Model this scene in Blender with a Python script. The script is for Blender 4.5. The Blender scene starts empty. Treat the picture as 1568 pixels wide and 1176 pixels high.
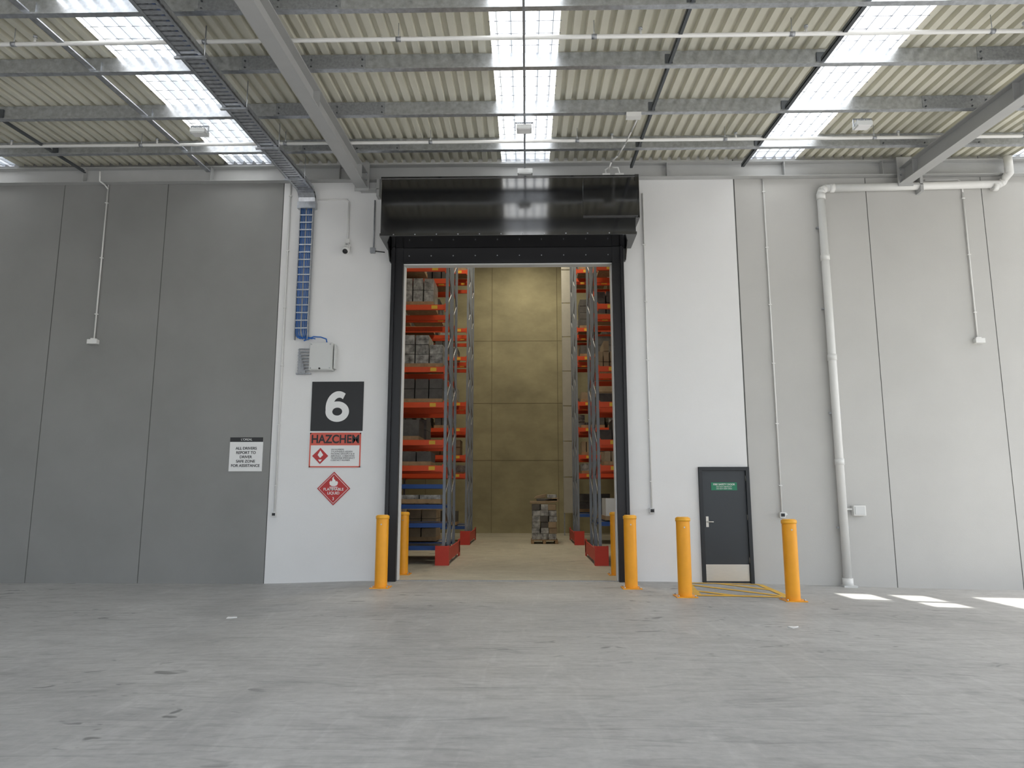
import bpy, math, random
from mathutils import Vector, Matrix
random.seed(7)
scene = bpy.context.scene
scene.view_settings.view_transform = 'Standard'
scene.view_settings.look = 'None'
scene.view_settings.exposure = 0.0

# ------------------------------------------------------------ materials
def new_mat(name):
    m = bpy.data.materials.new(name); m.use_nodes = True
    nt = m.node_tree
    return m, nt, nt.nodes['Principled BSDF']

def mat(name, col, rough=0.6, metal=0.0, var=0.06, scale=3.0, bump=0.0, bscale=60.0, stretch=(1,1,1), spec=0.5, ior=1.5):
    m, nt, b = new_mat(name)
    b.inputs['Roughness'].default_value = rough
    b.inputs['Metallic'].default_value = metal
    b.inputs['IOR'].default_value = ior
    b.inputs['Specular IOR Level'].default_value = spec
    geo = nt.nodes.new('ShaderNodeNewGeometry')
    mp = nt.nodes.new('ShaderNodeMapping'); mp.inputs['Scale'].default_value = stretch
    nt.links.new(geo.outputs['Position'], mp.inputs['Vector'])
    n = nt.nodes.new('ShaderNodeTexNoise'); n.inputs['Scale'].default_value = scale
    n.inputs['Detail'].default_value = 5; n.inputs['Roughness'].default_value = 0.6
    nt.links.new(mp.outputs['Vector'], n.inputs['Vector'])
    r = nt.nodes.new('ShaderNodeValToRGB')
    r.color_ramp.elements[0].position = 0.3; r.color_ramp.elements[1].position = 0.7
    r.color_ramp.elements[0].color = tuple(max(0, c*(1-var)) for c in col)+(1,)
    r.color_ramp.elements[1].color = tuple(min(1, c*(1+var)) for c in col)+(1,)
    nt.links.new(n.outputs['Fac'], r.inputs['Fac'])
    nt.links.new(r.outputs['Color'], b.inputs['Base Color'])
    if bump > 0:
        n2 = nt.nodes.new('ShaderNodeTexNoise'); n2.inputs['Scale'].default_value = bscale
        n2.inputs['Detail'].default_value = 4
        nt.links.new(mp.outputs['Vector'], n2.inputs['Vector'])
        bp = nt.nodes.new('ShaderNodeBump'); bp.inputs['Strength'].default_value = bump
        bp.inputs['Distance'].default_value = 0.01
        nt.links.new(n2.outputs['Fac'], bp.inputs['Height'])
        nt.links.new(bp.outputs['Normal'], b.inputs['Normal'])
    return m

M_white = mat('white_painted_concrete', (0.77,0.77,0.765), 0.75, var=0.02, scale=0.8, bump=0.15)
M_greyL = mat('dark_grey_painted_concrete', (0.255,0.255,0.248), 0.7, var=0.06, scale=0.9, bump=0.15)
M_greyR = mat('light_grey_painted_concrete', (0.50,0.495,0.475), 0.7, var=0.03, scale=0.9, bump=0.15)
M_joint = mat('joint_sealant', (0.10,0.10,0.095), 0.8)
M_roof = mat('cream_roof_sheet', (0.73,0.71,0.60), 0.5, var=0.03)
M_galv = mat('galvanised_steel', (0.50,0.52,0.55), 0.34, metal=0.8, var=0.2, scale=14)
M_galvd = mat('dull_galvanised_steel', (0.36,0.375,0.40), 0.45, metal=0.6, var=0.2, scale=25)
M_beam = mat('grey_painted_steel', (0.44,0.445,0.44), 0.5, var=0.03)
M_beamD = mat('dark_bridging_steel', (0.10,0.11,0.12), 0.5, metal=0.3)
M_black = mat('black_gloss_powdercoat', (0.002,0.002,0.003), 0.10, var=0.1, scale=1.5, ior=2.1)
M_blackm = mat('black_satin_steel', (0.006,0.006,0.008), 0.4, var=0.1)
M_pvc = mat('white_pvc', (0.76,0.76,0.74), 0.4, var=0.02)
M_box = mat('light_grey_enclosure', (0.62,0.63,0.62), 0.4, var=0.02)
M_blue = mat('blue_cable', (0.02,0.13,0.45), 0.4)
M_bol = mat('safety_yellow_paint', (0.90,0.38,0.015), 0.42, var=0.05, scale=5, bump=0.05, bscale=20)
M_bolcap = mat('yellow_plastic_cap', (0.93,0.44,0.03), 0.35)
M_char = mat('charcoal_door_paint', (0.030,0.036,0.042), 0.4, var=0.05)
M_charf = mat('charcoal_frame_paint', (0.014,0.017,0.020), 0.45)
M_ss = mat('brushed_stainless', (0.62,0.60,0.55), 0.35, metal=0.8, var=0.06, scale=6, stretch=(1,1,20))
M_green = mat('green_sign', (0.01,0.20,0.10), 0.45)
M_signk = mat('black_sign', (0.006,0.006,0.007), 0.4)
M_signw = mat('white_sign', (0.80,0.80,0.79), 0.45, var=0.01)
M_red = mat('red_sign', (0.47,0.025,0.025), 0.45)
M_hazred = mat('hazchem_red', (0.62,0.10,0.065), 0.45)
M_orange = mat('orange_rack_beam', (0.75,0.085,0.02), 0.45)
M_rblue = mat('blue_rack_beam', (0.02,0.08,0.30), 0.45)
M_upr = mat('rack_upright_steel', (0.25,0.28,0.32), 0.45, metal=0.3, var=0.1)
M_redg = mat('red_rack_guard', (0.62,0.05,0.03), 0.5)
M_card = mat('cardboard', (0.34,0.26,0.17), 0.8, var=0.2)
M_cardd = mat('dark_cartons', (0.10,0.095,0.09), 0.7, var=0.3, scale=5)
M_wrap = mat('plastic_wrapped_cartons', (0.30,0.30,0.29), 0.28, var=0.8, scale=7)
M_wood = mat('pallet_timber', (0.36,0.24,0.13), 0.8, var=0.2, scale=10)
M_tan = mat('tan_interior_wall', (0.35,0.32,0.20), 0.85, var=0.22, scale=0.6, stretch=(1,1,1.6))
M_tanj = mat('tan_wall_joint', (0.23,0.20,0.125), 0.85)
M_inner = mat('interior_white_panel', (0.46,0.45,0.40), 0.7)
M_dark = mat('dark_recess', (0.02,0.02,0.02), 0.8)
M_paper = mat('paper', (0.8,0.8,0.78), 0.7)
M_line = mat('yellow_line_paint', (0.80,0.48,0.06), 0.6, var=0.12, scale=8)
M_ylab = mat('yellow_label', (0.8,0.5,0.05), 0.5)

def concrete(name, base):
    m, nt, b = new_mat(name)
    L = nt.links; N = nt.nodes
    geo = N.new('ShaderNodeNewGeometry')
    def noise(scale, detail=6, stretch=(1,1,1), rot=0, dist=0.0, rough=.6, loc=(0,0,0)):
        mp = N.new('ShaderNodeMapping'); mp.inputs['Scale'].default_value = stretch
        mp.inputs['Rotation'].default_value = (0,0,rot); mp.inputs['Location'].default_value = loc
        L.new(geo.outputs['Position'], mp.inputs['Vector'])
        n = N.new('ShaderNodeTexNoise'); n.inputs['Scale'].default_value = scale
        n.inputs['Detail'].default_value = detail; n.inputs['Distortion'].default_value = dist
        n.inputs['Roughness'].default_value = rough
        L.new(mp.outputs['Vector'], n.inputs['Vector']); return n
    def ramp(src, p0, p1, c0, c1):
        r = N.new('ShaderNodeValToRGB')
        r.color_ramp.elements[0].position = p0; r.color_ramp.elements[1].position = p1
        r.color_ramp.elements[0].color = (c0,c0,c0,1); r.color_ramp.elements[1].color = (c1,c1,c1,1)
        L.new(src, r.inputs['Fac']); return r
    def mul(a, bb):
        mx = N.new('ShaderNodeMix'); mx.data_type = 'RGBA'; mx.blend_type = 'MULTIPLY'
        mx.inputs[0].default_value = 1.0
        L.new(a, mx.inputs[6]); L.new(bb, mx.inputs[7]); return mx.outputs[2]
    rgb = N.new('ShaderNodeRGB'); rgb.outputs[0].default_value = base+(1,)
    c = rgb.outputs[0]
    c = mul(c, ramp(noise(0.35,7,dist=1.0).outputs['Fac'], .3,.7, .82,1.06).outputs['Color'])
    c = mul(c, ramp(noise(1.6,6,(1,2.6,1),.35,1.5).outputs['Fac'], .35,.65, .88,1.04).outputs['Color'])
    c = mul(c, ramp(noise(14,6,(1,1,1)).outputs['Fac'], .3,.7, .90,1.04).outputs['Color'])
    # curved tyre / trowel streaks
    c = mul(c, ramp(noise(0.5,3,(1,7,1),.5,3.5).outputs['Fac'], .56,.70, 1.0,.80).outputs['Color'])
    c = mul(c, ramp(noise(0.5,3,(1,7,1),-.7,3.5).outputs['Fac'], .56,.70, 1.0,.83).outputs['Color'])
    c = mul(c, ramp(noise(0.45,2,(7,1,1),.15,2.0).outputs['Fac'], .58,.68, 1.0,1.08).outputs['Color'])
    # small dark scuffs, clustered by a large-scale mask
    sc = ramp(noise(2.4,2,(1,1.8,1),.1,.6).outputs['Fac'], .64,.69, 0,1)
    mk = ramp(noise(0.22,1,loc=(3.1,1.7,0)).outputs['Fac'], .46,.56, 0,1)
    pr = N.new('ShaderNodeMath'); pr.operation='MULTIPLY'
    L.new(sc.outputs['Color'], pr.inputs[0]); L.new(mk.outputs['Color'], pr.inputs[1])
    c = mul(c, ramp(pr.outputs[0], 0,1, 1.0,.50).outputs['Color'])
    L.new(c, b.inputs['Base Color'])
    rr = ramp(noise(1.2,5).outputs['Fac'], .3,.7,.45,.62)
    L.new(rr.outputs['Color'], b.inputs['Roughness'])
    bp = N.new('ShaderNodeBump'); bp.inputs['Strength'].default_value = .12; bp.inputs['Distance'].default_value=.01
    L.new(noise(45,5).outputs['Fac'], bp.inputs['Height']); L.new(bp.outputs['Normal'], b.inputs['Normal'])
    return m
M_conc = concrete('outdoor_concrete', (0.475,0.472,0.455))
M_conci = concrete('interior_concrete', (0.58,0.55,0.45))

# translucent skylight sheet
m = bpy.data.materials.new('translucent_fibreglass'); m.use_nodes = True
nt = m.node_tree; nt.nodes.clear()
o = nt.nodes.new('ShaderNodeOutputMaterial')
t = nt.nodes.new('ShaderNodeBsdfTranslucent'); t.inputs['Color'].default_value = (.94,.96,.97,1)
tr = nt.nodes.new('ShaderNodeBsdfDiffuse'); tr.inputs['Color'].default_value = (.8,.85,.85,1)
wv = nt.nodes.new('ShaderNodeTexNoise'); wv.inputs['Scale'].default_value = 4
mx = nt.nodes.new('ShaderNodeMixShader')
mr = nt.nodes.new('ShaderNodeMapRange'); mr.inputs[3].default_value=.03; mr.inputs[4].default_value=.2
nt.links.new(wv.outputs['Fac'], mr.inputs[0]); nt.links.new(mr.outputs[0], mx.inputs[0])
nt.links.new(t.outputs[0], mx.inputs[1]); nt.links.new(tr.outputs[0], mx.inputs[2]); nt.links.new(mx.outputs[0], o.inputs[0])
M_sky = m
m, nt, b = new_mat('lamp_lens'); b.inputs['Base Color'].default_value=(.8,.8,.8,1); b.inputs['Roughness'].default_value=.2
M_lens = m
m, nt, b = new_mat('high_bay_led'); b.inputs['Emission Color'].default_value=(1,.9,.72,1); b.inputs['Emission Strength'].default_value=4
M_led = m

# ------------------------------------------------------------ builder
class B:
    def __init__(s, name): s.n=name; s.v=[]; s.f=[]; s.mi=[]; s.ms=[]; s.sm=[]
    def m(s, mt):
        if mt not in s.ms: s.ms.append(mt)
        return s.ms.index(mt)
    def box(s, x0,x1,y0,y1,z0,z1, mt):
        i=len(s.v); k=s.m(mt)
        s.v += [(x0,y0,z0),(x1,y0,z0),(x1,y1,z0),(x0,y1,z0),(x0,y0,z1),(x1,y0,z1),(x1,y1,z1),(x0,y1,z1)]
        for q in ((0,3,2,1),(4,5,6,7),(0,1,5,4),(1,2,6,5),(2,3,7,6),(3,0,4,7)):
            s.f.append(tuple(i+a for a in q)); s.mi.append(k); s.sm.append(False)
        return s
    def cyl(s, p0,p1,r, mt, n=14, r1=None, caps=True):
        p0=Vector(p0); p1=Vector(p1); r1 = r if r1 is None else r1
        d=(p1-p0).normalized(); a=Vector((1,0,0)) if abs(d.x)<.9 else Vector((0,1,0))
        u=d.cross(a).normalized(); w=d.cross(u)
        i=len(s.v); k=s.m(mt)
        for p,rr in ((p0,r),(p1,r1)):
            for j in range(n):
                an=2*math.pi*j/n; s.v.append(tuple(p+u*math.cos(an)*rr+w*math.sin(an)*rr))
        for j in range(n):
            j2=(j+1)%n; s.f.append((i+j,i+n+j,i+n+j2,i+j2)); s.mi.append(k); s.sm.append(True)
        if caps:
            s.f.append(tuple(i+j for j in range(n))); s.mi.append(k); s.sm.append(False)
            s.f.append(tuple(i+n+j for j in reversed(range(n)))); s.mi.append(k); s.sm.append(False)
        return s
    def path(s, pts, r, mt, n=10):
        for a,b in zip(pts[:-1],pts[1:]): s.cyl(a,b,r,mt,n)
        for p in pts[1:-1]: s.ball(p,r,mt,n)
        return s
    def ball(s, c, r, mt, n=12, sc=(1,1,1)):
        i=len(s.v); k=s.m(mt); R=max(4,n//2)
        for a in range(R+1):
            ph=math.pi*a/R
            for j in range(n):
                th=2*math.pi*j/n
                s.v.append((c[0]+sc[0]*r*math.sin(ph)*math.cos(th), c[1]+sc[1]*r*math.sin(ph)*math.sin(th), c[2]+sc[2]*r*math.cos(ph)))
        for a in range(R):
            for j in range(n):
                j2=(j+1)%n; s.f.append((i+a*n+j,i+(a+1)*n+j,i+(a+1)*n+j2,i+a*n+j2)); s.mi.append(k); s.sm.append(True)
        return s
    def prism(s, prof, axis, a0, a1, mt, off=(0,0)):
        """closed profile extruded. axis 'x': prof=(y,z); axis 'y': prof=(x,z)"""
        i=len(s.v); k=s.m(mt); n=len(prof)
        for a in (a0,a1):
            for p in prof:
                if axis=='x': s.v.append((a,p[0]+off[0],p[1]+off[1]))
                else: s.v.append((p[0]+off[0],a,p[1]+off[1]))
        for j in range(n):
            j2=(j+1)%n; s.f.append((i+j,i+j2,i+n+j2,i+n+j)); s.mi.append(k); s.sm.append(False)
        s.f.append(tuple(i+j for j in reversed(range(n)))); s.mi.append(k); s.sm.append(False)
        s.f.append(tuple(i+n+j for j in range(n))); s.mi.append(k); s.sm.append(False)
        return s
    def hexa(s, pts, mt):
        i=len(s.v); k=s.m(mt); s.v += [tuple(p) for p in pts]
        for q in ((0,3,2,1),(4,5,6,7),(0,1,5,4),(1,2,6,5),(2,3,7,6),(3,0,4,7)):
            s.f.append(tuple(i+a for a in q)); s.mi.append(k); s.sm.append(False)
    def sbox(s, x0,x1,y0,y1,zf,d0,d1, mt):
        """box following the roof slope: zf(y)+d0..d1"""
        s.hexa([(x0,y0,zf(y0)+d0),(x1,y0,zf(y0)+d0),(x1,y1,zf(y1)+d0),(x0,y1,zf(y1)+d0),
                (x0,y0,zf(y0)+d1),(x1,y0,zf(y0)+d1),(x1,y1,zf(y1)+d1),(x0,y1,zf(y1)+d1)], mt)
    def build(s, parent=None, bevel=0, fixn=True):
        xs=[min(v[i] for v in s.v) for i in range(3)]; xe=[max(v[i] for v in s.v) for i in range(3)]
        c=Vector(((xs[0]+xe[0])/2,(xs[1]+xe[1])/2,xs[2]))
        me=bpy.data.meshes.new(s.n); me.from_pydata([tuple(Vector(v)-c) for v in s.v],[],s.f)
        for mt in s.ms: me.materials.append(mt)
        for p,k,sm in zip(me.polygons,s.mi,s.sm): p.material_index=k; p.use_smooth=sm
        me.update()
        if fixn:
            import bmesh
            bm=bmesh.new(); bm.from_mesh(me); bmesh.ops.recalc_face_normals(bm, faces=bm.faces); bm.to_mesh(me); bm.free()
        ob=bpy.data.objects.new(s.n, me); scene.collection.objects.link(ob)
        ob.location=c
        if parent: ob.parent=parent; ob.location=c-parent.location
        if bevel:
            md=ob.modifiers.new('bevel','BEVEL'); md.width=bevel; md.segments=2; md.limit_method='ANGLE'
        return ob

def text(name, body, size, x,y,z, mt, parent, off=0.0, align='CENTER', sx=1.0, space=1.0):
    cu=bpy.data.curves.new(name,'FONT'); cu.body=body; cu.size=size; cu.align_x=align; cu.align_y='CENTER'
    cu.extrude=0.001; cu.offset=off; cu.space_line=space
    cu.materials.append(mt)
    ob=bpy.data.objects.new(name,cu); scene.collection.objects.link(ob)
    ob.rotation_euler=(math.pi/2,0,0); ob.scale=(sx,1,1)
    ob.parent=parent; ob.location=Vector((x,y,z))-parent.location
    return ob

WY=14.0
def sm(t): t=max(0,min(1,t)); return t*t*(3-2*t)
def fz(x):
    if x>2.3: return -0.14*sm((x-2.3)/7.5)
    if x<-2.5: return -0.06*sm((-x-2.5)/2.5)
    return 0.0

# ------------------------------------------------------------ ground
me=bpy.data.meshes.new('floor'); vs=[];fs=[]
xs=[-60,-30,-20]+[ -16+i*0.5 for i in range(65)]+[20,30,60]; ys=[-50,-20,-5,2,6,10,14.1]
for y in ys:
    for x in xs: vs.append((x,y,fz(x)))
nx=len(xs)
for j in range(len(ys)-1):
    for i in range(nx-1): fs.append((j*nx+i,j*nx+i+1,(j+1)*nx+i+1,(j+1)*nx+i))
me.from_pydata(vs,[],fs); me.materials.append(M_conc)
for p in me.polygons: p.use_smooth=True
ob=bpy.data.objects.new('floor',me); scene.collection.objects.link(ob)
b=B('floor_interior'); b.box(-14,14.5,14.02,31.2,-.2,0.004,M_conci); b.build()
b=B('trim_door_threshold'); b.box(-2.22,2.03,13.99,14.06,-.1,0.012,M_galvd); b.build()

# ------------------------------------------------------------ front wall
def wall(name,x0,x1,z0,z1,mt,th=.2):
    b=B(name); b.box(x0,x1,WY,WY+th,z0,z1,mt); return b.build()
TOP=13.0; J=.008
wall('wall_front_left_outer',-20,-9.46-J,-.3,TOP,M_greyL)
wall('wall_front_left_mid',-9.46+J,-7.25-J,-.3,TOP,M_greyL)
wall('wall_front_left_inner',-7.25+J,-4.79-J,-.3,TOP,M_greyL)
b=B('wall_front_white'); 
b.box(-4.79+J,-2.22,WY,WY+.2,-.3,TOP,M_white); b.box(-2.22,2.03,WY,WY+.2,6.30,TOP,M_white)
b.box(2.03,3.62,WY,WY+.2,-.3,TOP,M_white); b.box(3.62,4.59-J,WY,WY+.2,2.17,TOP,M_white); b.build()
wall('wall_front_right_inner',4.60+J,7.29-J,-.3,TOP,M_greyR)
wall('wall_front_right_mid',7.29+J,9.64-J,-.3,TOP,M_greyR)
wall('wall_front_right_outer',9.64+J,20,-.3,TOP,M_greyR)
b=B('trim_panel_joints')
for x in (-9.46,-7.25,-4.79,4.595,7.29,9.64):
    b.box(x-J-.004,x+J+.004,WY+.006,WY+.19,(2.17 if x==4.595 else -.3),TOP,M_joint)
b.build()
b=B('wall_back'); b.box(-14,14.5,31,31.2,0,TOP,M_tan)
b.build()
b=B('trim_back_wall_joints')
for x in (-7.0,-4.1,-1.25,1.65,4.5): b.box(x-.012,x+.012,30.985,31,0,TOP,M_tanj)
for z in (3.1,5.6,8.4): b.box(-4.1,4.5,30.992,31,z,z+.012,M_tanj)
b.build()
b=B('wall_left'); b.box(-14.2,-14,14.2,31.2,0,TOP,M_inner); b.build()
b=B('wall_right'); b.box(14.5,14.7,14.2,31.2,0,TOP,M_inner); b.build()
b=B('ceiling_warehouse'); b.box(-20,20,14.0,31.2,TOP,TOP+.2,M_inner); b.build()
b=B('wall_unseen_shade_left'); b.box(-20.2,-20,-1,14,-.3,9,M_greyL); b.build()  # added wall out of view, darkens the left end under the awning

# ------------------------------------------------------------ roof
SL=.061
def zp(y): return 8.24-SL*(14-y)
def zs(y): return zp(y)+.30
Y0,Y1=-1.0,14.0; XL,XR=-20.0,13.6
def sheet(name,x0,x1,mt,y1=Y1):
    prof=[]
    n=max(1,int(round((x1-x0)/.2))); w=(x1-x0)/n
    for i in range(n):
        for a,z in ((0,0),(.50*w,0),(.58*w,.07),(.92*w,.07)): prof.append((x0+i*w+a,z))
    prof.append((x1,0))
    vs=[];fs=[]
    for y in (Y0,y1):
        for p in prof: vs.append((p[0],y,zs(y)+p[1]))
    k=len(prof)
    for i in range(k-1): fs.append((i,i+1,k+i+1,k+i))
    me=bpy.data.meshes.new(name); me.from_pydata(vs,[],fs); me.materials.append(mt)
    ob=bpy.data.objects.new(name,me); scene.collection.objects.link(ob); return ob
skyl=[(-17.0,-16.0),(-11.5,-10.5),(-6.0,-5.0),(-.22,.78),(4.9,5.9),(10.3,11.3)]
edges=[XL]
for a,c in skyl: edges += [a,c]
edges.append(11.6)
par=sheet('ceiling',XL,skyl[0][0],M_roof)
for i in range(2,len(edges)-1,2):
    o=sheet('roof_sheet',edges[i],edges[i+1],M_roof); o.parent=par
for xa,xb,ye in ((11.6,12.2,12.75),(12.2,12.55,14.0),(12.55,13.15,12.3),(13.15,XR,14.0)):  # added strips out of view; gaps near the wall shape the floor sun patches
    o=sheet('roof_sheet',xa,xb,M_roof,ye); o.parent=par
for i,(a,c) in enumerate(skyl):
    o=sheet('window_%d'%(i+1),a,c,M_sky)
    b=B('safety_mesh')
    x=a+.1
    while x<c: b.sbox(x-.0035,x+.0035,Y0,13.95,zs,-.009,-.003,M_galvd); x+=.2
    y=Y0+.2
    while y<13.95: b.box(a-.02,c+.02,y-.0035,y+.0035,zs(y)-.012,zs(y)-.004,M_galvd); y+=.3
    mo=b.build(); mo.parent=o

# purlins
PY=[12.83,11.38,9.90,8.45,7.0,5.55,4.1,2.65,1.2,-.3]
t=.006
def zprof(D=.285,F=.085,L=.022):
    return [(0,0),(0,D-t),(F,D-t),(F,D-L),(F+t,D-L),(F+t,D),(-t,D),(-t,t),(-F,t),(-F,L),(-F-t,L),(-F-t,0)]
for y in PY:
    b=B('purlin'); b.prism(zprof(),'x',XL+.02,XR,M_galv,off=(y,zp(y)))
    for rx in (-14.2,-3.1,8.0):   # lapped splice and cleat
        b.prism([(p[0]-.007,p[1]+.001) for p in zprof(.286,.09,.024)],'x',rx-.95,rx+.95,M_galvd,off=(y,zp(y)))
        for dx in (-.9,.9,-.12,.12):
            for dz in (.09,.2): b.cyl((rx+dx,y-.03,zp(y)+dz),(rx+dx,y-.014,zp(y)+dz),.014,M_beamD,8)
    b.build()
# bridging
for x,mt,w in ((-11.6,M_galv,.05),(-8.9,M_beamD,.02),(-6.3,M_galv,.05),(2.45,M_beamD,.025),(4.72,M_beamD,.03),(-17,M_galv,.05)):
    b=B('purlin_bridging')
    ys=[13.85]+PY
    for a,c in zip(ys[:-1],ys[1:]):
        b.sbox(x-w,x+w,c+.02,a-.09,zp,.03,.05,mt); b.sbox(x-w,x-w+.006,c+.02,a-.09,zp,.03,.10,mt)
        b.box(x-w-.03,x+w+.03,c-.03,c-.008,zp(c)+.03,zp(c)+.22,mt)
    b.build()
b=B('eave_channel')
b.prism([(13.99,8.10),(13.84,8.10),(13.84,8.115),(13.975,8.115),(13.975,8.415),(13.84,8.415),(13.84,8.43),(13.99,8.43)],'x',-19.95,XR,M_beam)
for x in (-9,-6.3,-3.6,3.2,5.6,7.6): b.box(x-.006,x+.006,13.85,13.975,8.115,8.415,M_beam)
b.build()
# rafters
for x in (-14.2,-3.1,8.0):
    b=B('awning_rafter'); f=.115
    b.sbox(x-f,x+f,Y0,13.78,zp,-.34,-.322,M_beam)
    b.sbox(x-f,x+f,Y0,13.78,zp,-.020,-.002,M_beam)
    b.sbox(x-.006,x+.006,Y0,13.78,zp,-.322,-.020,M_beam)
    for y in (10.4,6.0,13.3): b.sbox(x-f+.005,x+f-.005,y,y+.012,zp,-.322,-.020,M_beam)
    b.box(x-.15,x+.15,13.78,13.80,zp(13.8)-.40,8.45,M_beam)
    b.box(x-.05,x+.35,13.80,13.99,zp(13.8)-.36,zp(13.8)-.345,M_beam)
    b.box(x+.30,x+.36,13.80,13.99,7.72,8.1,M_beam)
    for dz in (.08,.2,.32):
        for dx in (-.09,.09): b.cyl((x+dx,13.75,7.86+dz),(x+dx,13.78,7.86+dz),.016,M_galv,8)
    b.build()
b=B('trim_barge_flashing'); b.sbox(XR-.01,XR+.14,Y0,Y1,zp,-.05,.42,M_beam); b.build()
b=B('trim_gutter'); b.box(XL,XR+.14,Y0-.2,Y0,zp(Y0)-.02,zp(Y0)+.38,M_beam); b.build()

# sprinkler pipes along x, clipped under the purlins just above the rafters' top flange
for y,dz in ((12.45,.035),(9.1,.035)):
    b=B('sprinkler_pipe'); z=zp(y)+dz
    b.cyl((-19.9,y,z),(10.8,y,z),.03,M_pvc,12)
    x=-18
    while x<10.5:
        b.cyl((x,y,z),(x,y,z+.25),.006,M_galv,6); b.cyl((x-.035,y,z),(x+.035,y,z),.036,M_galvd,12); x+=2.75
    for x in (-9.5,-6.7,1.9,4.2,7.2):
        b.cyl((x,y,z),(x,y,z+.10),.016,M_pvc,8); b.cyl((x,y,z+.10),(x,y,z+.13),.028,M_galv,10)
    b.build()
b=B('roof_conduit')
b.sbox(.25,.28,-.5,13.9,zp,-.05,-.02,M_galvd)
b.cyl((.265,13.88,zp(14)-.05),(.265,13.88,7.9),.014,M_galvd,8)
b.build()
for x in (-5.45,.26,6.1):
    for y in (11.55,5.9):
        b=B('awning_floodlight'); z=zp(y)-.02
        b.cyl((x,y,z),(x,y,z-.10),.012,M_galv,8)
        b.box(x-.13,x+.13,y-.10,y+.10,z-.17,z-.10,M_box)
        b.box(x-.11,x+.11,y-.085,y+.085,z-.18,z-.17,M_lens)
        b.box(x-.16,x-.145,y-.015,y+.015,z-.16,z-.02,M_galv); b.box(x+.145,x+.16,y-.015,y+.015,z-.16,z-.02,M_galv)
        b.box(x-.16,x+.16,y-.015,y+.015,z-.03,z-.015,M_galv)
        for i in range(7): b.box(x-.12+i*.037,x-.112+i*.037,y-.1,y+.1,z-.10,z-.075,M_galv)
        b.build()
b=B('emergency_luminaire')
b.box(.12,.42,13.5,13.62,zp(13.5)-.16,zp(13.5)-.06,M_box); b.box(.14,.40,13.51,13.61,zp(13.5)-.175,zp(13.5)-.16,M_lens); b.build()

# ------------------------------------------------------------ cable tray
b=B('cable_tray')
def zt(y): return 7.84-SL*(14-y)
x0,x1=-4.43,-4.09
for xa in (x0,x1-.012): b.sbox(xa,xa+.012,-.8,13.70,zt,0,.10,M_galv)
for xa in (x0,x1-.05): b.sbox(xa,xa+.05,-.8,13.70,zt,0,.006,M_galv)
y=-.7
while y<13.65: 
    b.sbox(x0,x1,y,y+.075,zt,.012,.03,M_galv); y+=.11
for i in range(6): b.sbox(x0+.04+i*.045,x0+.07+i*.045,-.8,13.70,zt,.032,.058,M_blackm if i==2 else (M_blue if i==4 else M_galvd))
y=1.5
while y<13.6:
    for xa in (x0-.02,x1+.02): b.cyl((xa,y,zt(y)-.03),(xa,y,zp(y)+.05),.007,M_galv,6)
    b.box(x0-.05,x1+.05,y-.02,y+.02,zt(y)-.035,zt(y)-.005,M_galv); y+=1.45
pts=[(13.70,0),(13.80,-.03),(13.87,-.10),(13.90,-.2)]
for (ya,da),(yb,db) in zip(pts[:-1],pts[1:]):
    za=zt(13.7)+da; zb=zt(13.7)+db
    for xa in (x0,x1-.012):
        b.hexa([(xa,ya,za),(xa+.012,ya,za),(xa+.012,yb,zb),(xa,yb,zb),(xa,ya+.03,za+.10),(xa+.012,ya+.03,za+.10),(xa+.012,yb+.09,zb+.04),(xa,yb+.09,zb+.04)],M_galv)
    b.hexa([(x0,ya,za+.01),(x1,ya,za+.01),(x1,yb,zb+.01),(x0,yb,zb+.01),(x0,ya,za+.03),(x1,ya,za+.03),(x1,yb+.02,zb+.03),(x0,yb+.02,zb+.03)],M_galv)
b.box(x0-.02,x1+.02,13.86,13.99,7.50,7.64,M_galv)
for xa in (x0+.03,x1-.045): b.box(xa,xa+.015,13.89,13.97,4.72,7.6,M_galvd)
z=4.8
while z<7.5: b.box(x0+.03,x1-.03,13.955,13.97,z,z+.02,M_galvd); z+=.16
for i,xc in enumerate((-4.37,-4.34,-4.305,-4.24,-4.205,-4.17)):
    b.path([(xc,13.925,7.55),(xc,13.925,4.85+.02*i),(xc+.03,13.92,4.78),(xc+.10+.02*i,13.92,4.74)],.011,M_blue,8)
z=4.95
while z<7.5: b.box(x0+.045,x1-.045,13.90,13.91,z,z+.025,M_galv); z+=.16
b.build()
b=B('electrical_enclosure')
b.box(-4.04,-3.58,13.80,13.99,4.08,4.64,M_box); b.box(-4.025,-3.595,13.785,13.80,4.095,4.625,M_box)
b.box(-3.56,-3.53,13.85,13.99,4.12,4.60,M_box)
for dx,dz in ((-4.0,4.12),(-3.62,4.12),(-4.0,4.60),(-3.62,4.60)): b.cyl((dx,13.77,dz),(dx,13.79,dz),.012,M_galvd,8)
b.cyl((-3.82,13.79,4.11),(-3.82,13.77,4.11),.02,M_blackm,10)
b.path([(-4.20,13.92,4.70),(-4.0,13.90,4.78),(-3.85,13.90,4.77),(-3.74,13.90,4.73),(-3.72,13.90,4.64)],.014,M_blue,8)
for i in range(8):
    z=4.10+i*.062
    b.path([(-4.04,13.93,z),(-4.16-.018*i,13.93,z),(-4.16-.018*i,13.93,4.04)],.013,M_galvd,8)
    b.box(-4.33,-4.04,13.965,13.99,z-.004,z+.004,M_galv)
b.box(-4.34,-4.04,13.94,13.99,4.02,4.05,M_galvd)
b.build(bevel=.004)

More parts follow.
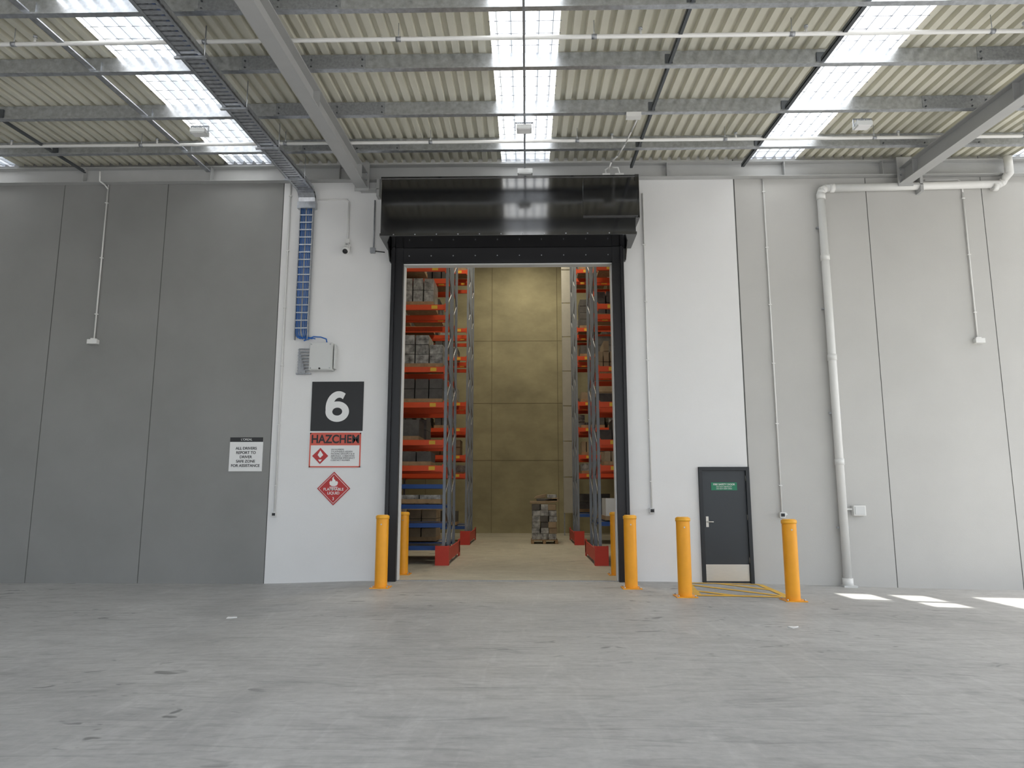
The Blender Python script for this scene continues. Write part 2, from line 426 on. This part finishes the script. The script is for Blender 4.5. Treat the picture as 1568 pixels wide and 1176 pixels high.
# ------------------------------------------------------------ conduits
def conduit(name,x,z0,z1,boxsize=.085,boxmat=M_pvc,r=.016,two=False):
    b=B(name); b.cyl((x,13.975,z0),(x,13.975,z1),r,M_pvc,10)
    z=z0+.5
    while z<z1: b.box(x-r-.014,x+r+.014,13.955,13.998,z,z+.02,M_pvc); z+=1.2
    s=boxsize/2
    b.box(x-s,x+s,13.93,13.998,z0-boxsize,z0,boxmat)
    b.box(x-s*.7,x+s*.7,13.922,13.93,z0-boxsize*.8,z0-boxsize*.2,boxmat if not two else M_blackm)
    return b
conduit('electrical_conduit',-4.64,1.30,8.09,.085,M_pvc,two=True).build()
conduit('electrical_conduit',2.70,1.38,7.8,.10,M_box,two=True).build()
b=conduit('electrical_conduit',5.19,1.30,8.09,.10,M_pvc,two=True); b.cyl((5.23,13.99,1.24),(5.27,13.96,1.28),.03,M_pvc,10); b.build()
b=conduit('hanging_power_outlet',-8.52,4.78,8.09,.10,M_pvc); b.box(-8.62,-8.42,13.90,13.998,4.66,4.75,M_pvc)
b.path([(-8.52,13.97,8.0),(-8.55,13.9,8.06),(-8.60,13.80,8.10),(-8.60,13.78,8.30)],.016,M_pvc,8); b.build()
b=conduit('hanging_power_outlet',9.24,4.72,7.76,.10,M_pvc); b.box(9.16,9.34,13.90,13.998,4.60,4.69,M_pvc)
b.path([(9.24,13.975,7.76),(9.24,13.975,7.98),(9.16,13.975,8.03),(8.5,13.975,8.03)],.016,M_pvc,10)
b.build()
b=B('electrical_conduit'); b.path([(-3.40,13.975,6.80),(-3.40,13.975,7.66),(-3.45,13.975,7.72),(-4.05,13.975,7.72)],.016,M_pvc,10)
b.box(-3.45,-3.35,13.92,13.998,6.76,6.84,M_pvc); b.build()
b=B('security_camera')
b.cyl((-3.40,13.998,6.68),(-3.40,13.90,6.68),.07,M_pvc,20); b.cyl((-3.40,13.92,6.70),(-3.40,13.86,6.60),.055,M_pvc,20)
b.ball((-3.40,13.85,6.575),.085,M_pvc,20); b.ball((-3.40,13.815,6.545),.058,M_blackm,18); b.build()
b=B('door_control_conduit'); b.path([(-2.86,13.975,6.65),(-2.86,13.975,7.7)],.014,M_galvd,8); b.box(-2.92,-2.82,13.93,13.998,6.55,6.66,M_galvd)
b.path([(-2.86,13.975,6.6),(-2.62,13.95,6.56)],.01,M_blackm,8); b.build()
# stormwater downpipe
b=B('downpipe')
r=.078; yc=13.90
b.path([(6.32,yc,fz(6.3)+.04),(6.32,yc,7.72),(6.35,yc,7.80),(6.43,yc,7.84),(9.95,yc,7.90),(10.02,yc,7.94),(10.05,yc,8.0)],r,M_pvc,24)
b.cyl((10.05,yc,8.0),(10.05,13.72,8.06),r,M_pvc,24); b.ball((10.05,yc,8.0),r,M_pvc,24); b.ball((10.05,13.72,8.06),r,M_pvc,24); b.cyl((10.05,13.72,8.06),(10.05,13.72,8.4),r,M_pvc,24)
for z in (2.2,4.25,6.3,7.6): b.cyl((6.32,yc,z),(6.32,yc,z+.12),r+.01,M_pvc,24)
for x in (6.5,9.8): b.cyl((x,yc,7.842),(x+.1,yc,7.844),r+.01,M_pvc,24)
for z in (1.0,3.2,5.3,7.0): b.box(6.32-r-.03,6.32+r+.03,13.93,13.998,z,z+.03,M_galv)
b.cyl((6.32,yc,fz(6.3)),(6.32,yc,fz(6.3)+.16),r+.018,M_pvc,24)
b.box(6.2,6.45,13.78,13.998,fz(6.3)-.01,fz(6.3)+.03,M_box)
b.build()
b=B('weatherproof_socket'); b.box(6.52,6.75,13.88,13.998,1.24,1.43,M_pvc); b.cyl((6.41,13.95,1.36),(6.54,13.95,1.36),.02,M_pvc,10)
b.box(6.54,6.73,13.868,13.88,1.26,1.41,M_box); b.build(bevel=.008)

# ------------------------------------------------------------ roller door
b=B('roller_door_hood')
yf=13.2
b.box(-2.56,2.42,yf,13.998,6.66,7.83,M_black)
b.box(-2.575,2.435,yf-.012,13.998,6.62,6.68,M_black)
b.box(-2.575,2.435,yf-.012,yf+.05,7.80,7.845,M_black)
b.box(1.40,2.46,yf-.05,yf,6.98,7.70,M_black)
b.box(2.42,2.50,yf-.02,13.9,6.95,7.85,M_black)
x=-2.3
while x<2.2: b.cyl((x,yf-.018,6.65),(x,yf-.010,6.65),.014,M_galvd,8); x+=.42
for xa,xb in ((-2.50,-2.48),(2.29,2.31)):
    b.prism([(13.55,6.63),(13.998,6.63),(13.998,6.33),(13.85,6.33)],'x',xa,xb,M_black)
b.build(bevel=.006)
b=B('door_1')   # frame of high roller door
b.box(-2.46,-2.22,13.86,13.998,0,6.615,M_blackm); b.box(2.03,2.26,13.86,13.998,0,6.615,M_blackm)
b.box(-2.42,-2.38,13.80,13.86,0,6.615,M_blackm); b.box(2.19,2.22,13.80,13.86,0,6.615,M_blackm)
b.box(-2.22,2.03,13.88,13.998,6.31,6.615,M_blackm)
b.box(-2.215,2.025,13.93,14.1,6.27,6.30,M_box)
b.box(-2.22,-2.20,14.0,14.2,0,6.3,M_signw); b.box(2.01,2.03,14.0,14.2,0,6.3,M_signw)
x=-2.1
while x<2.0: b.cyl((x,13.87,6.45),(x,13.88,6.45),.012,M_galvd,8); x+=.45
b.build()
b=B('door_motor_conduit')
b.box(1.80,1.95,13.25,13.35,7.846,7.91,M_pvc); b.box(2.05,2.22,13.25,13.35,7.846,7.91,M_pvc)
b.path([(1.88,13.3,7.90),(1.86,13.3,8.0),(1.95,13.3,8.06),(2.1,13.2,8.0),(2.15,13.3,7.90)],.014,M_pvc,8)
b.path([(1.92,13.3,7.98),(1.96,13.1,8.07),(2.05,12.8,8.05),(2.12,12.3,8.02),(2.16,11.8,8.0),(2.2,11.4,8.0)],.014,M_pvc,8)
b.box(2.0,2.25,11.24,11.37,7.98,8.06,M_pvc)
b.build()

# ------------------------------------------------------------ personnel door
zb=fz(4.1)-.02
b=B('door_2')
b.box(3.625,3.69,13.95,14.12,zb,2.165,M_charf); b.box(4.53,4.598,13.95,14.12,zb,2.165,M_charf); b.box(3.69,4.53,13.95,14.12,2.10,2.165,M_charf)
b.box(3.69,4.53,14.0,14.05,zb+.03,2.10,M_char)
b.box(3.70,4.52,13.994,14.0,zb+.05,zb+.36,M_ss)
b.box(3.70,4.52,13.99,14.02,zb+.02,zb+.05,M_charf)
b.box(3.735,3.785,13.992,14.0,1.02,1.22,M_ss); b.cyl((3.76,13.99,1.12),(3.76,13.94,1.12),.014,M_ss,10); b.cyl((3.755,13.945,1.12),(3.87,13.945,1.12),.011,M_ss,10)
b.cyl((3.76,13.985,1.19),(3.76,13.992,1.19),.018,M_ss,12)
for z in (.35,1.15,1.9): b.cyl((4.535,13.985,z),(4.535,13.985,z+.1),.011,M_ss,8)
b.box(3.86,4.36,13.993,14.0,1.72,1.87,M_green)
b.box(3.64,4.59,14.05,14.2,zb,2.165,M_dark)
dr=b.build()
text('door_notice_line_1','FIRE SAFETY DOOR',.048,4.11,13.990,1.83,M_signw,dr,.0006)
text('door_notice_line_2','DO NOT OBSTRUCT',.032,4.11,13.990,1.785,M_signw,dr)
text('door_notice_line_3','DO NOT KEEP OPEN',.032,4.11,13.990,1.748,M_signw,dr)

# ------------------------------------------------------------ signs
b=B('dock_number_sign'); b.box(-4.01,-2.97,13.985,13.998,2.885,3.875,M_signk)
def ring(cx,cz,ro_x,ro_z,ri_x,ri_z,a0,a1,n,y0,y1):
    i0=len(b.v); k=b.m(M_signw)
    for s_ in range(n+1):
        an=a0+(a1-a0)*s_/n
        for (rx,rz) in ((ro_x,ro_z),(ri_x,ri_z)):
            for yy in (y0,y1): b.v.append((cx+rx*math.cos(an),yy,cz+rz*math.sin(an)))
    for s_ in range(n):
        a=i0+s_*4; c=a+4
        for q in ((a,a+2,c+2,c),(a+1,c+1,c+3,a+3),(a,c,c+1,a+1),(a+2,a+3,c+3,c+2)):
            b.f.append(q); b.mi.append(k); b.sm.append(False)
X6,Z6=-3.485,3.375
ring(X6,Z6-.105,.235,.205,.100,.080,0,2*math.pi,48,13.979,13.985)
outer=[];inner=[]
for i in range(25):
    an=math.radians(195-i*(195-58)/24)
    outer.append((X6+.02+.255*math.cos(an),Z6-.03+.335*math.sin(an)))
    inner.append((X6+.035+.130*math.cos(an),Z6-.03+.205*math.sin(an)))
for i in range(24):
    b.prism([outer[i],outer[i+1],inner[i+1],inner[i]],'y',13.9785,13.9845,M_signw)
sg=b.build()
b=B('hazchem_sign'); b.box(-4.02,-2.98,13.985,13.998,2.16,2.855,M_signw)
for (xa,xb,za,zb2) in ((-4.01,-2.99,2.165,2.19),(-4.01,-2.99,2.82,2.85),(-4.01,-3.985,2.165,2.85),(-3.015,-2.99,2.165,2.85)): b.box(xa,xb,13.982,13.985,za,zb2,M_hazred)
b.box(-3.99,-3.01,13.981,13.985,2.60,2.83,M_hazred)
b.prism([(-3.79,2.23),(-3.63,2.39),(-3.79,2.55),(-3.95,2.39)],'y',13.981,13.985,M_red)
b.prism([(-3.79,2.35),(-3.73,2.41),(-3.79,2.50),(-3.84,2.41)],'y',13.979,13.981,M_signw)
b.prism([(-3.79,2.27),(-3.75,2.32),(-3.83,2.32)],'y',13.979,13.981,M_signw)
hz=b.build()
text('heading','HAZCHEM',.225,-3.5,13.979,2.715,M_signk,hz,.006,sx=.90)
text('list','UN NUMBERS\n3 FLAMMABLE LIQUIDS\nPACKING GROUPS II & III\nAEROSOLS  CORROSIVES\nTELEPHONE EMERGENCY\nCONTACT NUMBER',.042,-3.58,13.983,2.41,M_signk,hz,align='LEFT')
cx,cz=-3.50,1.755
def dia(r): return [(cx,cz-r),(cx+r,cz),(cx,cz+r),(cx-r,cz)]
b=B('flammable_liquid_placard'); b.prism(dia(.325),'y',13.985,13.998,M_red); b.prism(dia(.295),'y',13.983,13.985,M_signw); b.prism(dia(.283),'y',13.980,13.983,M_red)
fl=[(-.075,.07),(-.085,.12),(-.055,.16),(-.05,.13),(-.03,.155),(-.03,.20),(.0,.235),(.0,.19),(.03,.16),(.045,.13),(.06,.15),(.085,.115),(.07,.065),(.03,.045),(-.035,.045)]
b.prism([(cx+a,cz+c) for a,c in fl],'y',13.978,13.980,M_signw); b.box(cx-.08,cx+.08,13.978,13.980,cz+.018,cz+.032,M_signw)
pl=b.build()
text('placard_text','FLAMMABLE\nLIQUID',.074,cx,13.978,cz-.055,M_signw,pl,.001)
text('placard_class','3',.08,cx,13.978,cz-.20,M_signw,pl,.001)
b=B('driver_notice_sign'); b.box(-5.60,-4.94,13.985,13.998,2.09,2.76,M_signw); b.box(-5.60,-4.94,13.982,13.985,2.67,2.76,M_signk); sg=b.build()
text('notice_header',"L'OREAL",.06,-5.27,13.980,2.715,M_signw,sg)
text('notice_text','ALL DRIVERS\nREPORT TO\nDRIVER\nSAFE ZONE\nFOR ASSISTANCE',.074,-5.27,13.983,2.37,M_signk,sg,.0015,space=1.15)

# ------------------------------------------------------------ bollards
def bollard(x,y,h=1.27):
    z=fz(x) if y<14 else 0.004
    b=B('safety_bollard'); r=.112
    b.box(x-.17,x+.17,y-.17,y+.17,z,z+.014,M_bol)
    b.cyl((x,y,z),(x,y,z+h-.05),r,M_bol,36,caps=False)
    b.cyl((x,y,z+h-.065),(x,y,z+h-.015),r+.010,M_bolcap,36); b.cyl((x,y,z+h-.015),(x,y,z+h+.005),r+.010,M_bolcap,36,r1=r-.02)
    b.cyl((x,y-r-.001,z+h-.16),(x,y-r-.006,z+h-.16),.012,M_galv,8)
    for dx in (-.135,.135):
        for dy in (-.135,.135): b.cyl((x+dx,y+dy,z+.01),(x+dx,y+dy,z+.04),.014,M_galv,8)
    b.build()
for x,y in ((-2.32,13.0),(2.13,13.0),(2.86,12.0),(4.52,11.78),(-2.30,15.1),(2.13,15.1)): bollard(x,y)

b=B('floor_marking')
def strip(p,q,w=.12):
    p=Vector((p[0],p[1],0)); q=Vector((q[0],q[1],0)); d=(q-p).normalized(); n=Vector((-d.y,d.x,0))*w/2
    N=8
    for k in range(N):
        a=p+(q-p)*k/N; c=p+(q-p)*(k+1)/N
        i=len(b.v); kk=b.m(M_line)
        for s_ in (a-n,a+n,c+n,c-n): b.v.append((s_.x,s_.y,fz(s_.x)+.006))
        b.f.append((i,i+3,i+2,i+1)); b.mi.append(kk); b.sm.append(False)
strip((3.05,12.15),(4.62,12.15),.16); strip((3.3,13.82),(4.65,13.82),.12); strip((3.1,12.15),(3.3,13.82)); strip((4.58,12.15),(4.64,13.82))
strip((3.14,12.75),(3.75,12.15),.14); strip((3.22,13.6),(4.55,12.25),.14); strip((3.85,13.82),(4.6,13.05),.14)
b.build(fixn=False)
for x,y,a in ((-3.75,10.0,.3),(3.62,9.35,.8)):
    b=B('paper_scrap'); c=math.cos(a); s_=math.sin(a); w=.07
    P=[(-w,-w*.5),(w,-w*.6),(w*.9,w*.5),(-w*.8,w*.6)]
    P=[(x+p[0]*c-p[1]*s_, y+p[0]*s_+p[1]*c) for p in P]
    b.hexa([(p[0],p[1],fz(p[0])+.002) for p in P]+[(p[0],p[1],fz(p[0])+.006+.01*(i%2)) for i,p in enumerate(P)],M_paper); b.build()

# ------------------------------------------------------------ racking
LV=[6.2,4.62,3.74,2.82,2.2]; 
def rack(xe,sgn,y0,dep,nb,levels,low_blue,H=11.5,seed=1):
    rnd=random.Random(seed)
    b=B('pallet_rack'); L=2.5; w=.034
    for k in range(nb+1):
        x=xe+sgn*k*L
        for yy in (y0,y0+dep-.09): b.box(x-w,x+w,yy,yy+.08,0.004,H,M_upr)
        z=.3; fl=0
        while z<H-.7:
            a,c=(y0+.05,y0+dep-.05) if fl%2==0 else (y0+dep-.05,y0+.05)
            b.cyl((x,a,z),(x,c,z+.6),.012,M_galvd,6); z+=.6; fl+=1
        for yy in (y0-.06,y0+dep-.06): b.box(x-.08,x+.08,yy,yy+.12,0.004,.03,M_galvd)
    for k in range(nb):
        xa=xe+sgn*k*L; xb=xa+sgn*L; lo,hi=min(xa,xb)+w,max(xa,xb)-w
        for z in levels:
            for yy in (y0,y0+dep-.05):
                b.box(lo,hi,yy-.005,yy+.055,z,z+.13,M_orange)
                b.box(lo-.005,lo+.02,yy-.01,yy+.06,z-.05,z+.16,M_orange); b.box(hi-.02,hi+.005,yy-.01,yy+.06,z-.05,z+.16,M_orange)
            b.box((hi-.35 if sgn<0 else lo+.25),(hi-.2 if sgn<0 else lo+.4),y0-.008,y0-.004,z+.02,z+.11,M_ylab)
        for z in low_blue:
            for yy in (y0,y0+dep-.05): b.box(lo,hi,yy-.005,yy+.055,z,z+.10,M_rblue)
            b.box(lo,hi,y0+.05,y0+dep-.05,z+.07,z+.09,M_galvd)
        allz=sorted(levels+low_blue)
        for i,z in enumerate(allz):
            top=(allz[i+1] if i+1<len(allz) else z+1.6)
            gap=top-z-.25
            low=z in low_blue
            if gap<.2 or rnd.random()<(.1 if low else .15): continue
            base=z+.13
            x=lo+.1
            while x<hi-.6:
                ww=rnd.choice((.5,.8,1.1)); ww=min(ww,hi-x-.05)
                if rnd.random()<.85:
                    b.box(x,x+ww,y0+.05,y0+dep-.1,base,base+.1,M_wood)
                    hh=min(gap-.12,rnd.uniform(.3,1.0)); mt=rnd.choice((M_card,M_wrap,M_cardd,M_cardd,M_wrap,M_pvc if low else M_cardd))
                    rows=max(1,int(hh/.22)); nc=rnd.choice((2,3))
                    for r_ in range(rows):
                        for c_ in range(nc):
                            if r_==rows-1 and rnd.random()<.3: continue
                            xa2=x+.02+c_*(ww/nc); b.box(xa2,xa2+ww/nc-.03,y0+.07+rnd.uniform(0,.05),y0+dep-.12,base+.1+r_*hh/rows,base+.1+(r_+1)*hh/rows-.012,mt)
                x+=ww+.12
    return b.build()
blue=[1.78,1.30,.86,.33]
hi=[7.2,9.3]
rack(-1.70,-1,17.2,1.1,3,LV+hi,blue,seed=3)
rack(-1.70,-1,18.5,1.1,3,LV+hi,[.33],seed=5)
rack(-1.75,-1,24.0,1.1,3,LV+hi,[.5],seed=6)
rack(-1.75,-1,25.4,1.1,3,LV+hi,[.5],seed=8)
rack(2.02,1,17.2,1.1,3,LV+hi,[.9],seed=9)
rack(2.02,1,18.5,1.1,3,LV+hi,[.9],seed=10)
rack(2.00,1,24.0,1.1,3,LV+hi,[.9],seed=11)
rack(2.00,1,25.4,1.1,3,LV+hi,[.9],seed=12)
def guard(x,y0,y1):
    b=B('rack_end_guard')
    b.box(x-.16,x+.16,y0-.17,y0-.14,.004,.45,M_redg); b.box(x-.16,x-.13,y0-.14,y0+.0,.004,.45,M_redg); b.box(x+.13,x+.16,y0-.14,y0+.0,.004,.45,M_redg)
    sx=x+(.13 if x<0 else -.16)
    b.box(sx,sx+.03,y0+.0,y1,.10,.40,M_redg)
    b.box(sx,sx+.03,y1-.2,y1+.1,.004,.45,M_redg)
    b.build()
for x,y0,y1 in ((-1.70,17.1,19.7),(-1.75,23.9,26.5),(2.02,17.1,19.7),(2.0,23.9,26.5)): guard(x,y0,y1)
b=B('sheeted_rack_end')
z=.9
while z<12.3: b.box(1.78,2.22,29.2,29.26,z,z+1.42,M_inner); z+=1.46
for x in (1.78,2.17): b.box(x,x+.05,29.26,29.34,.004,12.3,M_galvd)
b.build()
# wrapped pallet
b=B('wrapped_pallet_load')
x0,y0=.42,24.3
for dx in (0,.4,.8): b.box(x0+dx,x0+dx+.1,y0,y0+1.0,.004,.11,M_wood)
for i in range(7): b.box(x0,x0+.9,y0+i*.15,y0+i*.15+.1,.11,.135,M_wood)
rnd=random.Random(4)
for r_ in range(6):
    for c_ in range(3):
        for d_ in range(2):
            j=rnd.uniform(-.02,.02)
            b.box(x0+.04+c_*.275+j,x0+.04+c_*.275+.270+j,y0+.05+d_*.45+j,y0+.05+d_*.45+.43+j,.14+r_*.195,.14+(r_+1)*.195-.004,M_wrap if rnd.random()<.6 else rnd.choice((M_cardd,M_card,M_cardd)))
b.box(x0-.04,x0+.5,y0+.1,y0+.8,1.32,1.42,M_card); b.box(x0+.2,x0+.9,y0+.1,y0+.7,1.42,1.50,M_cardd)
b.hexa([(x0+.5,y0+.1,1.32),(x0+.95,y0+.1,1.40),(x0+.95,y0+.7,1.40),(x0+.5,y0+.7,1.32),(x0+.48,y0+.1,1.46),(x0+.93,y0+.1,1.54),(x0+.93,y0+.7,1.54),(x0+.48,y0+.7,1.46)],M_card)
b.box(x0+.55,x0+.88,y0+.15,y0+.5,1.52,1.64,M_wrap)
b.hexa([(x0+.1,y0+.2,1.50),(x0+.5,y0+.2,1.52),(x0+.5,y0+.6,1.52),(x0+.1,y0+.6,1.50),(x0+.2,y0+.2,1.60),(x0+.52,y0+.2,1.66),(x0+.52,y0+.6,1.66),(x0+.2,y0+.6,1.60)],M_card)
b.build(bevel=.012)

for x,y in ((.2,17.0),(.2,22.0),(.2,28.0),(-7,22),(7,22)):
    b=B('high_bay_lamp'); b.cyl((x,y,12.55),(x,y,12.3),.22,M_galvd,20,r1=.35); b.cyl((x,y,12.30),(x,y,12.29),.30,M_led,20); b.cyl((x,y,12.55),(x,y,12.995),.01,M_galvd,6)
    lo=b.build()
    ld=bpy.data.lights.new('high_bay_light','AREA'); ld.shape='DISK'; ld.size=.7; ld.energy=190 if abs(x)<1 else 70; ld.color=(1,.90,.70)
    l=bpy.data.objects.new('high_bay_light',ld); scene.collection.objects.link(l); l.parent=lo
    l.location=Vector((x,y,12.25))-lo.location

# ------------------------------------------------------------ light
el=math.radians(55); az=math.radians(7)
sd=bpy.data.lights.new('sun','SUN'); sd.energy=9.5; sd.angle=math.radians(.6); sd.color=(1,.97,.92)
s=bpy.data.objects.new('sun',sd); scene.collection.objects.link(s)
d=Vector((-math.cos(el)*math.cos(az), -math.cos(el)*math.sin(az), -math.sin(el)))
s.rotation_euler=d.to_track_quat('-Z','Y').to_euler(); s.location=(20,0,30)
w=bpy.data.worlds.new('World'); scene.world=w; w.use_nodes=True
nt=w.node_tree; bg=nt.nodes['Background']
sk=nt.nodes.new('ShaderNodeTexSky'); sk.sky_type='NISHITA'; sk.sun_disc=False; sk.sun_elevation=el; sk.sun_rotation=math.radians(90); sk.dust_density=3.0
hs=nt.nodes.new('ShaderNodeHueSaturation'); hs.inputs['Saturation'].default_value=.5
nt.links.new(sk.outputs[0],hs.inputs['Color']); nt.links.new(hs.outputs[0],bg.inputs[0]); bg.inputs[1].default_value=.38

# ------------------------------------------------------------ camera
cd=bpy.data.cameras.new('camera'); cd.sensor_width=36; cd.lens=24.96; cd.clip_end=500
c=bpy.data.objects.new('camera',cd); scene.collection.objects.link(c)
c.location=(.29,0,1.64); c.rotation_euler=(math.radians(90+8.84),0,math.radians(1.2))
scene.camera=c
